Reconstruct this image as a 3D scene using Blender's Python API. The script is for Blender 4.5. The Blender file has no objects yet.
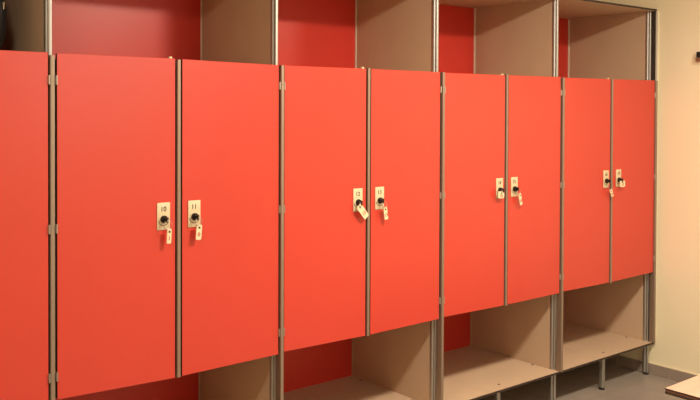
import bpy, bmesh, math
from mathutils import Vector, Matrix

C = bpy.context.scene.collection
PI = math.pi
W = 0.8          # width of one locker bay (two doors)
D = 0.553        # depth to the back panel
WALLX = 3.226
CEIL = 2.40

# ------------------------------------------------------------------ materials
def lin(r, g, b):
    f = lambda c: c/12.92 if c <= .04045 else ((c+.055)/1.055)**2.4
    return (f(r/255), f(g/255), f(b/255), 1)

def mat(name, col, rough=.5, metal=0., spec=.5, var=0., vscale=6., bump=0., bscale=60., stretch=(1,1,1), coat=0., emit=None, estr=0.):
    m = bpy.data.materials.new(name); m.use_nodes = True
    nt = m.node_tree; N = nt.nodes; L = nt.links
    b = N['Principled BSDF']
    b.inputs['Base Color'].default_value = col
    b.inputs['Roughness'].default_value = rough
    b.inputs['Metallic'].default_value = metal
    b.inputs['Specular IOR Level'].default_value = spec
    if coat: 
        b.inputs['Coat Weight'].default_value = coat
        b.inputs['Coat Roughness'].default_value = .35
    if emit:
        b.inputs['Emission Color'].default_value = emit
        b.inputs['Emission Strength'].default_value = estr
    if var or bump:
        tc = N.new('ShaderNodeTexCoord'); mp = N.new('ShaderNodeMapping')
        mp.inputs['Scale'].default_value = stretch
        L.new(tc.outputs['Object'], mp.inputs['Vector'])
    if var:
        n = N.new('ShaderNodeTexNoise'); n.inputs['Scale'].default_value = vscale; n.inputs['Detail'].default_value = 6
        L.new(mp.outputs[0], n.inputs['Vector'])
        r = N.new('ShaderNodeMapRange'); r.inputs['From Min'].default_value = .3; r.inputs['From Max'].default_value = .7
        r.inputs['To Min'].default_value = 1-var; r.inputs['To Max'].default_value = 1+var
        L.new(n.outputs['Fac'], r.inputs['Value'])
        v = N.new('ShaderNodeVectorMath'); v.operation = 'SCALE'
        v.inputs[0].default_value = col[:3]
        L.new(r.outputs[0], v.inputs['Scale']); L.new(v.outputs[0], b.inputs['Base Color'])
    if bump:
        n = N.new('ShaderNodeTexNoise'); n.inputs['Scale'].default_value = bscale; n.inputs['Detail'].default_value = 3
        L.new(mp.outputs[0], n.inputs['Vector'])
        bp = N.new('ShaderNodeBump'); bp.inputs['Strength'].default_value = bump; bp.inputs['Distance'].default_value = .002
        L.new(n.outputs['Fac'], bp.inputs['Height']); L.new(bp.outputs[0], b.inputs['Normal'])
    return m

M = {}
M['red'] = mat('red_laminate', (.56, .046, .028, 1), rough=.34, spec=.6, var=.02, vscale=3)
M['redback'] = mat('red_back_laminate', (.60, .036, .022, 1), rough=.36, spec=.5, var=.02, vscale=3)
M['core'] = mat('laminate_core', (.035, .02, .014, 1), rough=.6)
M['tan'] = mat('beige_laminate', (.545, .385, .262, 1), rough=.5, spec=.4, var=.035, vscale=9, stretch=(1, 1, .4))
M['alu'] = mat('anodised_aluminium', (.46, .45, .43, 1), rough=.5, metal=1, var=.04, vscale=30, stretch=(8, 8, .3))
M['bronze'] = mat('dull_aluminium_strip', (.34, .26, .20, 1), rough=.5, metal=.7)
M['trim'] = mat('pale_edge_trim', (.80, .74, .60, 1), rough=.4, metal=.2)
M['steel'] = mat('brushed_steel', (.44, .40, .35, 1), rough=.42, metal=.9)
M['plate'] = mat('lock_plate_metal', (.66, .55, .36, 1), rough=.42, metal=.15, var=.05, vscale=90)
M['ink'] = mat('engraved_number', (.05, .022, .018, 1), rough=.6)
M['redink'] = mat('red_number', (.42, .05, .035, 1), rough=.6)
M['dark'] = mat('dark_lock_barrel', (.035, .022, .018, 1), rough=.35, metal=.6)
M['fob'] = mat('cream_plastic_tag', (.74, .62, .40, 1), rough=.45)
M['rubber'] = mat('black_rubber', (.012, .011, .01, 1), rough=.7)
M['black'] = mat('black_fabric', (.012, .011, .013, 1), rough=.8, bump=.5, bscale=300)
M['blackpaint'] = mat('black_lacquer', (.012, .010, .010, 1), rough=.5)
M['brownwood_shade'] = mat('brown_wood_and_shade', (.22, .10, .055, 1), rough=.5, var=.15, vscale=20, stretch=(1, .1, 1))  # bench edge layer, and the painted shadow under the coat rail
M['wall'] = mat('cream_wall_paint', (.86, .765, .545, 1), rough=.6, spec=.35, var=.012, vscale=2, bump=.15, bscale=140)
M['ceil'] = mat('white_ceiling_paint', (.80, .76, .68, 1), rough=.8)
M['skirt'] = mat('taupe_skirting_tile', (.30, .235, .195, 1), rough=.4, var=.06, vscale=14)
M['caulk'] = mat('pale_caulk', (.78, .66, .46, 1), rough=.5)
M['wood'] = mat('pale_birch_veneer', (.50, .345, .25, 1), rough=.42, var=.05, vscale=12, stretch=(.15, 2, 1))
M['lampwhite'] = mat('white_lamp_housing', (.8, .8, .78, 1), rough=.4)
M['glowpanel'] = mat('added_glow_panel', (.9, .9, .88, 1), rough=.5, emit=(1, .90, .78, 1), estr=2.5)  # emissive face of the unseen panel added for the door reflections
M['glow'] = mat('lamp_diffuser', (.9, .85, .75, 1), rough=.5, emit=(1, .80, .58, 1), estr=7)

def floor_mat():
    m = bpy.data.materials.new('floor_tiles'); m.use_nodes = True
    nt = m.node_tree; N = nt.nodes; L = nt.links; b = N['Principled BSDF']
    tc = N.new('ShaderNodeTexCoord')
    br = N.new('ShaderNodeTexBrick'); br.offset = 0; br.inputs['Scale'].default_value = 1
    br.inputs['Brick Width'].default_value = .6; br.inputs['Row Height'].default_value = .6
    br.inputs['Mortar Size'].default_value = .0025; br.inputs['Mortar Smooth'].default_value = .2
    br.inputs['Color1'].default_value = (.285, .24, .205, 1); br.inputs['Color2'].default_value = (.27, .225, .192, 1)
    br.inputs['Mortar'].default_value = (.23, .19, .16, 1)
    L.new(tc.outputs['Object'], br.inputs['Vector'])
    n = N.new('ShaderNodeTexNoise'); n.inputs['Scale'].default_value = 7; n.inputs['Detail'].default_value = 8
    L.new(tc.outputs['Object'], n.inputs['Vector'])
    r = N.new('ShaderNodeMapRange'); r.inputs['From Min'].default_value = .3; r.inputs['From Max'].default_value = .7
    r.inputs['To Min'].default_value = .9; r.inputs['To Max'].default_value = 1.1
    L.new(n.outputs['Fac'], r.inputs['Value'])
    v = N.new('ShaderNodeVectorMath'); v.operation = 'SCALE'
    L.new(br.outputs['Color'], v.inputs[0]); L.new(r.outputs[0], v.inputs['Scale']); L.new(v.outputs[0], b.inputs['Base Color'])
    b.inputs['Roughness'].default_value = .42
    return m
M['floor'] = floor_mat()

# ------------------------------------------------------------------ mesh helpers
def bx(bm, x0, x1, y0, y1, z0, z1, mi=0, bev=0., seg=1):
    """a box added to bm"""
    r = bmesh.ops.create_cube(bm, size=1)
    vs = r['verts']
    for v in vs:
        v.co = Vector(((x0+x1)/2+v.co.x*(x1-x0), (y0+y1)/2+v.co.y*(y1-y0), (z0+z1)/2+v.co.z*(z1-z0)))
    fs = set(f for v in vs for f in v.link_faces)
    for f in fs: f.material_index = mi
    if bev:
        es = list(set(e for v in vs for e in v.link_edges))
        bmesh.ops.bevel(bm, geom=es, offset=bev, segments=seg, profile=.5, affect='EDGES', clamp_overlap=True)
    return vs

def board(bm, x0, x1, y0, y1, z0, z1, thin, bev=.0006):
    """laminate board: surface material 0 on the two big faces, core material 1 on the cut edges; thin = axis of thickness"""
    vs = bx(bm, x0, x1, y0, y1, z0, z1)
    for f in set(f for v in vs for f in v.link_faces):
        n = f.normal if f.normal.length else (f.normal_update() or f.normal)
        f.normal_update()
        f.material_index = 0 if abs(f.normal[thin]) > .9 else 1

def cyl(bm, c, r, h, axis='z', seg=24, mi=0, r2=None):
    rot = {'z': Matrix.Identity(4), 'y': Matrix.Rotation(PI/2, 4, 'X'), 'x': Matrix.Rotation(PI/2, 4, 'Y')}[axis]
    r_ = bmesh.ops.create_cone(bm, cap_ends=True, segments=seg, radius1=r, radius2=r if r2 is None else r2, depth=h,
                               matrix=Matrix.Translation(c) @ rot)
    for f in set(f for v in r_['verts'] for f in v.link_faces): f.material_index = mi
    return r_['verts']

def torus(bm, c, R, r, axis='y', a0=0., a1=2*PI, seg=28, ms=8, mi=0):
    full = abs(a1-a0-2*PI) < 1e-6
    rings = []
    n = seg if full else seg+1
    for i in range(n):
        a = a0+(a1-a0)*i/seg
        ring = []
        for j in range(ms):
            t = 2*PI*j/ms
            rr = R+r*math.cos(t); o = r*math.sin(t)
            p = Vector((rr*math.cos(a), o, rr*math.sin(a))) if axis == 'y' else Vector((rr*math.cos(a), rr*math.sin(a), o)) if axis == 'z' else Vector((o, rr*math.cos(a), rr*math.sin(a)))
            ring.append(bm.verts.new(p+Vector(c)))
        rings.append(ring)
    for i in range(n if full else n-1):
        A, B = rings[i], rings[(i+1) % n]
        for j in range(ms):
            f = bm.faces.new((A[j], A[(j+1) % ms], B[(j+1) % ms], B[j])); f.material_index = mi; f.smooth = True
    if not full:
        for R_ in (rings[0], rings[-1]):
            f = bm.faces.new(R_); f.material_index = mi

def profile(bm, pts, z0, z1, mi=0):
    """vertical extrusion of an XY outline"""
    lo = [bm.verts.new((x, y, z0)) for x, y in pts]; hi = [bm.verts.new((x, y, z1)) for x, y in pts]
    n = len(pts)
    for i in range(n):
        f = bm.faces.new((lo[i], lo[(i+1) % n], hi[(i+1) % n], hi[i])); f.material_index = mi
    bm.faces.new(lo[::-1]).material_index = mi; bm.faces.new(hi).material_index = mi

def rounded(x0, x1, y0, y1, r, seg=5):
    pts = []
    for cx, cy, a in ((x1-r, y0+r, -PI/2), (x1-r, y1-r, 0), (x0+r, y1-r, PI/2), (x0+r, y0+r, PI)):
        for k in range(seg+1):
            t = a+PI/2*k/seg
            pts.append((cx+r*math.cos(t), cy+r*math.sin(t)))
    return pts

def post_outline(x):
    # a deep rear lobe and a slimmer front lobe with a groove between them
    a = [p for p in rounded(x-.0112, x+.0112, .0395, .0590, .0075)]
    b = [p for p in rounded(x-.0066, x+.0066, .0290, .0385, .0048)]
    n = 6
    # order of rounded(): right-front, right-back, left-back, left-front
    return b[0:2*n] + [(x+.0030, .0388)] + a[0:2*n] + a[2*n:4*n] + [(x-.0030, .0388)] + b[2*n:4*n]

def obj(name, bm, mats, parent=None, smooth=False):
    bmesh.ops.recalc_face_normals(bm, faces=bm.faces)
    me = bpy.data.meshes.new(name); bm.to_mesh(me); bm.free()
    for m in (mats if isinstance(mats, (list, tuple)) else [mats]): me.materials.append(M[m])
    if smooth:
        for p in me.polygons: p.use_smooth = True
        me.set_sharp_from_angle(angle=math.radians(35))
    o = bpy.data.objects.new(name, me); C.objects.link(o)
    if parent: o.parent = parent
    return o

def thing(name, label, cat, loc=(0, 0, 0), rot=(0, 0, 0), group=None):
    o = bpy.data.objects.new(name, None); C.objects.link(o)
    o.empty_display_size = .1; o.location = loc; o.rotation_euler = rot
    o['label'] = label; o['category'] = cat
    if group: o['group'] = group
    return o

def struct(name, bm, m):
    o = obj(name, bm, m); o['kind'] = 'structure'; return o

def text_into(bm, s, size, cx, y, cz, mi, depth=.0006, xs=1.):
    """lettering as thin raised geometry facing -Y, merged into bm"""
    cu = bpy.data.curves.new('tmp', 'FONT'); cu.body = s; cu.size = size; cu.align_x = 'CENTER'; cu.align_y = 'CENTER'
    cu.extrude = depth; cu.offset = size*.012
    to = bpy.data.objects.new('tmp', cu); C.objects.link(to)
    dg = bpy.context.evaluated_depsgraph_get()
    me = bpy.data.meshes.new_from_object(to.evaluated_get(dg))
    me.transform(Matrix.Translation((cx, y, cz)) @ Matrix.Rotation(PI/2, 4, 'X') @ Matrix.Diagonal((xs, 1, 1, 1)))
    old = set(bm.faces); bm.from_mesh(me)
    for f in bm.faces:
        if f not in old: f.material_index = mi
    bpy.data.objects.remove(to); bpy.data.curves.remove(cu); bpy.data.meshes.remove(me)

# ------------------------------------------------------------------ the room
X0, Y0, YB = -2.4, -3.5, .60
b = bmesh.new(); bx(b, X0-.1, WALLX+.1, Y0-.1, YB+.1, -.1, 0); struct('floor', b, 'floor')
b = bmesh.new(); bx(b, X0-.1, WALLX+.1, Y0-.1, YB+.1, CEIL, CEIL+.1); struct('ceiling', b, 'ceil')
b = bmesh.new(); bx(b, WALLX, WALLX+.1, Y0-.1, YB+.1, 0, CEIL); struct('wall_right', b, 'wall')
b = bmesh.new(); bx(b, X0-.1, X0, Y0-.1, YB+.1, 0, CEIL); struct('wall_left', b, 'wall')
b = bmesh.new(); bx(b, X0, WALLX, YB, YB+.1, 0, CEIL); struct('wall_back', b, 'wall')
b = bmesh.new(); bx(b, X0, WALLX, Y0-.1, Y0, 0, CEIL); struct('wall_front', b, 'wall')

# tiled skirting on the right and the back wall: tiles with open joints and a pale bead of caulk on top
def skirting(name, horizontal):
    b = bmesh.new()
    if not horizontal:
        bx(b, WALLX-.004, WALLX, Y0, YB, 0, .056, 1)
        y = -.069
        while y < YB: y += .3
        while y > Y0:
            bx(b, WALLX-.008, WALLX-.001, max(Y0, y-.2985), min(YB, y), 0, .057, 0, .0008); y -= .3
        bx(b, WALLX-.007, WALLX, Y0, YB, .057, .0612, 2)
    else:
        bx(b, X0, WALLX-.009, YB-.004, YB, 0, .056, 1)
        x = X0
        while x < WALLX-.01:
            bx(b, x, min(WALLX-.009, x+.2985), YB-.008, YB-.001, 0, .057, 0, .0008); x += .3
        bx(b, X0, WALLX-.009, YB-.007, YB, .057, .0612, 2)
    struct(name, b, ['skirt', 'core', 'caulk'])
skirting('baseboard_right', False)
skirting('baseboard_back', True)

# ------------------------------------------------------------------ lockers
ZT, ZB, ZS, ZTOP = 1.569, .554, .180, 1.941
SHT = .010      # board thickness
UNITS = 5
# per-bay heights of the hung doors: (left door: z top at left/right edge, bottom at left/right), (right door: same)
DOORS = {
 -1: ((1.576, 1.5755, .560, .556), (1.5755, 1.5745, .556, .560)),
  0: ((1.5735, 1.5735, .5605, .5490), (1.5725, 1.5670, .5500, .5525)),
  1: ((1.5665, 1.5680, .5570, .5510), (1.5675, 1.5670, .5515, .5540)),
  2: ((1.5655, 1.5665, .5575, .5515), (1.5665, 1.5690, .5520, .5525)),
  3: ((1.5670, 1.5700, .5560, .5512), (1.5695, 1.5730, .5515, .5560)),
}
HZ = (1.495, 1.062, .629)
NUM = {0: ('10', '11'), 1: ('12', '13'), 2: ('14', '15'), 3: ('16', '17'), -1: ('8', '9')}
LOCKX = {0: (.3468, .4560), 1: (1.1480, 1.2565), 2: (1.9534, 2.0525), 3: (2.7522, 2.8605), -1: (-.455, -.344)}
LABEL = {
 -1: 'red locker bay cut off by the left photo edge, with a black bag on top',
  0: 'nearest whole two-door red locker bay, largest, pinkish sheen on its upper back panel',
  1: 'second whole two-door red locker bay from the left, doors hung between second and third posts',
  2: 'third whole two-door red locker bay from left, next to the farthest bay',
  3: 'farthest two-door red locker bay, standing against the cream wall',
}

def door(parent, name_label, x0, x1, heights, hinge_left, lockx, number, X):
    zt0, zt1, zb0, zb1 = heights
    bm = bmesh.new()
    vs = bx(bm, x0, x1, 0, .012, 0, 1)
    for v in vs:
        left = v.co.x < (x0+x1)/2
        v.co.z = (zt0 if left else zt1) if v.co.z > .5 else (zb0 if left else zb1)
        v.co.x -= X
    for f in bm.faces:
        f.normal_update(); f.material_index = 0 if abs(f.normal.y) > .9 else 1
    es = [e for e in bm.edges]
    bmesh.ops.bevel(bm, geom=es, offset=.0008, segments=1, profile=.5, affect='EDGES')
    d = obj('door', bm, ['red', 'core'], parent)
    # hinges: a knuckle and two leaves in the gap at the post
    hx = (x0 if hinge_left else x1)-X
    s = -1 if hinge_left else 1
    for z in HZ:
        bm = bmesh.new()
        xs = sorted((hx-s*.001, hx+s*.0055))
        bx(bm, xs[0], xs[1], -.0015, .010, z-.013, z+.013, 0, .001)
        cyl(bm, (hx+s*.0022, -.0035, z), .0030, .027, 'z', 12)
        bx(bm, *sorted((hx-s*.030, hx)), .0122, .0145, z-.02, z+.02, 0, .0008)
        obj('hinge', bm, 'steel', d, True)
    # lock plate with its number, barrel recess ring
    lx = lockx-X; zc0, zc1 = 1.029, 1.1155
    bm = bmesh.new()
    bx(bm, lx-.0225, lx+.0225, -.0032, -.0001, zc0, zc1, 0, .0012, 2)
    text_into(bm, number, .022, lx-.001, -.0034, 1.0945, 1, xs=.95)
    torus(bm, (lx, -.0034, 1.060), .0175, .0011, 'y', PI*1.02, PI*2.15, mi=1)      # worn ring the key tag has rubbed into the plate
    pl = obj('lock_plate', bm, ['plate', 'ink'], d, True)
    bm = bmesh.new()
    cyl(bm, (lx, -.0060, 1.063), .0118, .006, 'y', 28, 0)
    cyl(bm, (lx, -.0098, 1.063), .0095, .002, 'y', 28, 0, .0088)
    bx(bm, lx-.001, lx+.001, -.0112, -.0105, 1.058, 1.068, 1)
    torus(bm, (lx, -.0092, 1.063), .0112, .0010, 'y', mi=0)
    obj('lock_barrel', bm, ['dark', 'steel'], d, True)
    return d

def locker(i):
    X = i*W
    r = thing('locker', LABEL[i], 'locker', (X, 0, 0), group=None)
    xl, xr = .0095, W-.0095            # clear inside faces of the side panels (local X)
    last = i == 3
    DL = D+(.032 if last else .014)
    # side panel on the right (facing into this bay) and, on the first bay, on the left
    def side(x):
        so, sf, sw = (-.0045, -.0015, .0072) if i == -1 and x > .1 else (0, -.009, .0066)
        bm = bmesh.new(); board(bm, x-.009, x+.009, .054, DL, ZS, ZTOP, 0); obj('side_panel', bm, ['tan', 'core'], r)
        bm = bmesh.new(); profile(bm, post_outline(x), .012, ZTOP+.003); obj('post', bm, 'alu', r, True)
        bm = bmesh.new(); cyl(bm, (x, .042, .006), .0145, .012, 'z', 20, 0, .0125); obj('foot', bm, 'rubber', r, True)
        bm = bmesh.new(); profile(bm, rounded(x-.0105, x+.0105, D-.045, D-.02, .005), .012, ZS-SHT); obj('leg', bm, 'alu', r, True)
        # cover strip on the front edge, from the door tops down to the shelf
        bm = bmesh.new(); profile(bm, rounded(x+so-sw, x+so+sw, sf, .0235, .003), ZS, 1.5665 if i < 3 else 1.571); obj('cover_strip', bm, 'bronze', r, True)
    side(W)
    if i == -1: side(0)
    # pale trim in the inside back corner
    bm = bmesh.new(); bx(bm, xr-.0036, xr, D-.0105, D-.0005, ZT, ZTOP, 0, .001); obj('corner_trim', bm, 'trim', r)
    bm = bmesh.new(); bx(bm, xr-.0035, xr, DL-.0105, DL-.0005, ZS, ZB, 0, .001); obj('corner_trim', bm, 'tan', r)
    # back panel
    bm = bmesh.new(); board(bm, .0115, W+.0095, D, D+.010, ZB+.006, ZTOP, 1); obj('back_panel', bm, ['redback', 'core'], r)
    bm = bmesh.new(); board(bm, .0115, W+.0095, DL, DL+.006, ZS, ZB+.004, 1); obj('back_panel', bm, ['redback', 'core'], r)
    # top board, compartment boards, low shelf
    bm = bmesh.new(); board(bm, .0115, W+.011, .004, D+.008, ZTOP, ZTOP+.010, 2); obj('top_board', bm, ['tan', 'core'], r)
    for z in (ZT-.022, ZB+.006):
        bm = bmesh.new(); board(bm, xl, xr, .016, D-.001, z, z+SHT, 2); obj('compartment_board', bm, ['tan', 'core'], r)
    bm = bmesh.new(); board(bm, .0115, W+.011, .002, DL+.008, ZS-SHT, ZS, 2)
    obj('low_shelf', bm, ['tan', 'core'], r)
    # middle divider with its front strip
    bm = bmesh.new(); board(bm, W/2-.006, W/2+.006, .026, D-.001, ZB+.017, ZT-.023, 0); obj('divider', bm, ['tan', 'core'], r)
    bm = bmesh.new(); profile(bm, rounded(W/2-.0062, W/2+.0062, -.006, .0255, .003), ZB-.004, ZT+.001); obj('centre_strip', bm, 'bronze', r, True)
    # middle legs under the low shelf
    for y in (.045, D-.035):
        bm = bmesh.new(); profile(bm, rounded(W/2-.0108, W/2+.0108, y-.013, y+.013, .005), .012, ZS-SHT); lg = obj('leg', bm, 'alu', r, True)
        bm = bmesh.new(); cyl(bm, (W/2, y, .006), .0145, .012, 'z', 20, 0, .0125); obj('foot', bm, 'rubber', lg, True)
    # screw heads on the low shelf
    for sx, sy in ((.4257, .056), (.778, .148)) if i != 1 else ((.4257, .056), (.778, .148), (.778, .49)):
        bm = bmesh.new(); cyl(bm, (sx, sy, ZS+.0004), .0062, .0012, 'z', 16); obj('screw', bm, 'core', r, True)
    if last:
        bm = bmesh.new(); bx(bm, W+.0175, W+.0250, .000, .05, ZS, ZTOP, 0, .0008); obj('filler_strip', bm, 'trim', r)
        bm = bmesh.new(); bx(bm, W+.0115, W+.0172, .012, .05, ZS, ZTOP, 0); obj('filler_board', bm, 'core', r)
    A, B = DOORS[i]
    gl = .0088 if i == 0 else .0128
    gr = {-1: .0175, 0: .0112, 3: .0090}.get(i, .0145)
    door(r, '', X+gl, X+W/2-.0112, A, True, LOCKX[i][0], NUM[i][0], X)
    door(r, '', X+W/2+.0138, X+W-gr, B, False, LOCKX[i][1], NUM[i][1], X)
    # pale buffer clip on the top of the left door
    bm = bmesh.new(); x = W/2-.026; bx(bm, x-.005, x+.005, .001, .014, A[1]-.001, A[1]+.0055, 0, .001); obj('buffer_clip', bm, 'fob', r)
    return r

for i in range(-1, 4):
    locker(i)

# ------------------------------------------------------------------ keys hanging in the locks
def key(lockx, tagx, ztop, w, h, tilt, label, num, bow=.011, mirror=1):
    lx = lockx
    t = thing('locker_key', label, 'key', (lx, -.0115, 1.063), group='keys in the locker locks')
    bm = bmesh.new()
    bx(bm, -.0011, .0011, -.008, .002, -.004, .004, 0, .0005)                       # blade going into the barrel
    bx(bm, -.0019, .0019, -.0165, -.0065, -bow*.8, bow*.8, 0, .0016, 2)
    obj('key_head', bm, 'dark', t, True)
    # ring from the key head down to the tag
    dx, dz = tagx-lx, ztop-1.063
    bm = bmesh.new(); R = math.hypot(dx, dz)/2
    torus(bm, (dx*.5, -.0125, dz*.5), max(.006, R*.8), .0009, 'y')
    obj('ring', bm, 'steel', t, True)
    bm = bmesh.new()
    pts = rounded(-w/2, w/2, -h, .004, min(w, h)*.22, 4)
    lo = [bm.verts.new((x, -.0016, z)) for x, z in pts]; hi = [bm.verts.new((x, .0016, z)) for x, z in pts]
    n = len(pts)
    bm.faces.new(lo); bm.faces.new(hi[::-1])
    for k in range(n): bm.faces.new((lo[k], hi[k], hi[(k+1) % n], lo[(k+1) % n]))
    bx(bm, -min(w, .016)*.26, min(w, .016)*.26, -.0022, .0022, -.0095, -.0015, 1, .0008)   # dark eyelet
    text_into(bm, num, .018, 0, -.0018, -h*.62, 2, xs=min(1, w/.016*.95))
    o = obj('key_tag', bm, ['fob', 'dark', 'redink'], t)
    o.location = (dx, -.0095, dz); o.rotation_euler = (0, tilt, 0)
    return t

L0, L1 = LOCKX[0]; L2, L3 = LOCKX[1]; L4, L5 = LOCKX[2]; L6, L7 = LOCKX[3]
key(L0, .3575, 1.030, .0150, .043, .05, 'key with a narrow upright cream tag, hanging from the leftmost visible lock', '1')
key(L1, .4640, 1.034, .0195, .045, .08, 'key with cream tag marked by a red square, second lock from the left', '0')
key(L2, 1.138, 1.050, .0260, .058, -.72, 'key whose large cream tag hangs slanted down to the right, third lock from left', '12')
key(L3, 1.268, 1.035, .0180, .045, -.15, 'key with small cream tag below the fourth lock from the left', '13')
key(L4, 1.942, 1.056, .0380, .026, .04, 'key with short broad tag covering the foot of the fifth lock plate', '14')
key(L5, 2.066, 1.040, .0170, .050, -.25, 'key with slim tag swinging right below the sixth lock from the left', '15')
key(L6, 2.766, 1.018, .0200, .036, -.45, 'key with wedge-like tilted tag beside the far bay centre strip', '16')
key(L7, 2.866, 1.056, .0440, .028, .0, 'key with broad pale tag on the lock nearest the cream wall', '17')

# ------------------------------------------------------------------ black bag in the far-left upper bay
def bag():
    t = thing('shoulder_bag', 'black fabric bag standing in the upper bay at the far left edge', 'bag', (-.277, .26, ZT-.012))
    bm = bmesh.new()
    prof = [(0, .150, .115), (.02, .192, .140), (.07, .206, .150), (.15, .203, .150), (.23, .192, .135), (.29, .170, .105), (.325, .13, .06), (.335, .08, .03)]
    n = 36; rings = []
    for z, rx, ry in prof:
        ring = []
        for k in range(n):
            a = 2*PI*k/n; c, s = math.cos(a), math.sin(a)
            e = .62
            x = rx*math.copysign(abs(c)**e, c); y = ry*math.copysign(abs(s)**e, s)
            wob = 1+.025*math.sin(5*a+z*30)+.02*math.sin(3*a-z*22)
            ring.append(bm.verts.new((x*wob, y*wob, z)))
        rings.append(ring)
    for A, B in zip(rings, rings[1:]):
        for k in range(n): bm.faces.new((A[k], A[(k+1) % n], B[(k+1) % n], B[k]))
    bm.faces.new(rings[0][::-1]); bm.faces.new(rings[-1])
    obj('body', bm, 'black', t, True)
    bm = bmesh.new(); torus(bm, (0, 0, .27), .085, .009, 'y', 0, PI, seg=20); obj('handle', bm, 'black', t, True)
    bm = bmesh.new()
    bx(bm, .185, .191, -.088, -.083, .150, .182, 0, .001); torus(bm, (.188, -.086, .186), .005, .0013, 'y')
    z = obj('zip_pull', bm, 'fob', t, True); z.scale = (.45, .7, .5); z.location = (.094, -.060, .073)
    return t
bag()

# ------------------------------------------------------------------ bench, lower right corner
def bench():
    x0, x1, y1, y0, z = 1.866, 3.06, -.845, -1.205, .43
    t = thing('bench', 'pale wooden bench seat with dark layered edge in the lower right corner', 'bench', ((x0+x1)/2, (y0+y1)/2, 0))
    cx, cy = (x0+x1)/2, (y0+y1)/2; hx, hy = (x1-x0)/2, (y1-y0)/2
    bm = bmesh.new()
    vs = bx(bm, -hx, hx, -hy, hy, z-.0060, z, 1)
    for f in set(f for v in vs for f in v.link_faces):
        f.normal_update(); f.material_index = 0 if f.normal.z > .9 else 1
    bx(bm, -hx+.0015, hx-.0015, -hy+.0015, hy-.0015, z-.0115, z-.006, 2)
    bx(bm, -hx, hx, -hy, hy, z-.020, z-.0115, 1)
    obj('seat', bm, ['wood', 'core', 'brownwood_shade'], t)
    bm = bmesh.new()
    bx(bm, -hx+.12, hx-.12, -.11, -.08, z-.05, z-.02, 0, .002); bx(bm, -hx+.12, hx-.12, .08, .11, z-.05, z-.02, 0, .002)
    for s in (-1, 1): bx(bm, s*(hx-.14)-.015, s*(hx-.14)+.015, -.08, .08, z-.05, z-.02, 0, .002)
    obj('frame', bm, 'steel', t)
    for s in (-1, 1):
        for q in (-1, 1):
            bm = bmesh.new(); px, py = s*(hx-.14), q*.095
            profile(bm, rounded(px-.015, px+.015, py-.015, py+.015, .004), .01, z-.05); lg = obj('leg', bm, 'steel', t, True)
            bm = bmesh.new(); cyl(bm, (px, py, .005), .018, .01, 'z', 20); obj('foot', bm, 'rubber', lg, True)
    t.location.x = cx; t.location.y = cy
bench()

# ------------------------------------------------------------------ coat rail on the right wall
def coat_rail():
    t = thing('coat_rail', 'black wall-mounted coat rail over a brown painted-shadow strip, only its corner showing on the cream wall', 'coat rail', (WALLX, -.222, 1.69))
    bm = bmesh.new(); bx(bm, -.022, -.0003, -1.3, 0, -.006, .0235, 0, .0015); obj('rail', bm, 'blackpaint', t)
    bm = bmesh.new(); bx(bm, -.024, -.0003, -1.3, .003, -.022, -.006, 0, .0012); obj('shadow_strip', bm, 'brownwood_shade', t)  # brown strip put in as the shadow below the rail
    for k in range(6):
        bm = bmesh.new(); y = -.16-k*.2
        cyl(bm, (-.045, y, .004), .005, .048, 'x', 16); cyl(bm, (-.071, y, .004), .010, .008, 'x', 20)
        obj('peg', bm, 'steel', t, True)
coat_rail()

# ------------------------------------------------------------------ ceiling lamps
LC = (1, .88, .69)
def ceiling_light(x, y, power, r=.13, label='', col=(1, .78, .55), drop=.05):
    t = thing('ceiling_light', label, 'ceiling light', (x, y, CEIL), group=None)
    bm = bmesh.new(); cyl(bm, (0, 0, -drop/2), r+.012, drop, 'z', 40); torus(bm, (0, 0, -drop), r+.006, .006, 'z', seg=40); obj('housing', bm, 'lampwhite', t, True)
    bm = bmesh.new(); cyl(bm, (0, 0, -drop-.003), r, .006, 'z', 40); obj('diffuser', bm, 'glow', t, True)
    l = bpy.data.lights.new('lamp', 'AREA'); l.shape = 'DISK'; l.size = 2*r; l.energy = power; l.color = col
    lo = bpy.data.objects.new('lamp', l); C.objects.link(lo); lo.parent = t; lo.location = (0, 0, -drop-.008)
ceiling_light(1.20, -1.31, 50, drop=.092, label='round ceiling lamp above the aisle in front of the middle locker bays', col=LC)
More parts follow.
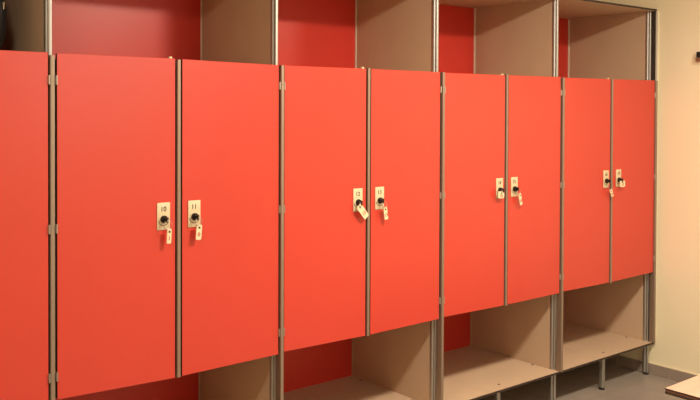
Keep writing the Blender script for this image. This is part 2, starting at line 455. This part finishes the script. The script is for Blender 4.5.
ceiling_light(-.75, -1.31, 20, label='round ceiling lamp above the aisle in front of the left end of the lockers', col=LC)
ceiling_light(2.45, -1.31, 20, drop=.092, label='round ceiling lamp above the bench by the cream wall', col=LC)
ceiling_light(1.1, -2.9, 7, label='round ceiling lamp close to the wall opposite the lockers', col=LC)

# unseen glowing panel, added opposite the lockers for the glossy doors to mirror
wi = bpy.data.objects.new('added_glow_panel_1', None); C.objects.link(wi); wi.location = (1.45, Y0, 1.78); wi['kind'] = 'structure'
bm = bmesh.new(); bx(bm, -.50, .50, .004, .012, -.40, .55); obj('glow_face', bm, 'glowpanel', wi)
for a in ((-.55, -.50, -.45, .60), (.50, .55, -.45, .60), (-.50, .50, -.45, -.40), (-.50, .50, .55, .60), (-.015, .015, -.40, .55)):
    bm = bmesh.new(); bx(bm, a[0], a[1], .002, .035, a[2], a[3], 0, .003); obj('glow_panel_frame', bm, 'lampwhite', wi)

w = bpy.data.worlds.new('World'); bpy.context.scene.world = w; w.use_nodes = True
w.node_tree.nodes['Background'].inputs[0].default_value = (1, .8, .6, 1)
w.node_tree.nodes['Background'].inputs[1].default_value = .05

# ------------------------------------------------------------------ camera
yaw, pt, ro = .6848, -.0151, .0038
f = Vector((math.sin(yaw)*math.cos(pt), math.cos(yaw)*math.cos(pt), math.sin(pt)))
R = Vector((math.cos(yaw), -math.sin(yaw), 0)); U = R.cross(f)
R2 = R*math.cos(ro)+U*math.sin(ro); U2 = -R*math.sin(ro)+U*math.cos(ro)
cam = bpy.data.cameras.new('camera'); co = bpy.data.objects.new('camera', cam); C.objects.link(co)
m = Matrix((R2, U2, -f)).transposed().to_4x4(); m.translation = Vector((-.8854, -2.4431, 1.4125))
co.matrix_world = m
cam.sensor_fit = 'HORIZONTAL'; cam.sensor_width = 36; cam.lens = 844.32*36/700; cam.shift_y = -77.66/700
cam.clip_start = .05
bpy.context.scene.camera = co
vs = bpy.context.scene.view_settings
vs.view_transform = 'Standard'; vs.look = 'None'; vs.gamma = 1; vs.exposure = .22; vs.use_curve_mapping = False
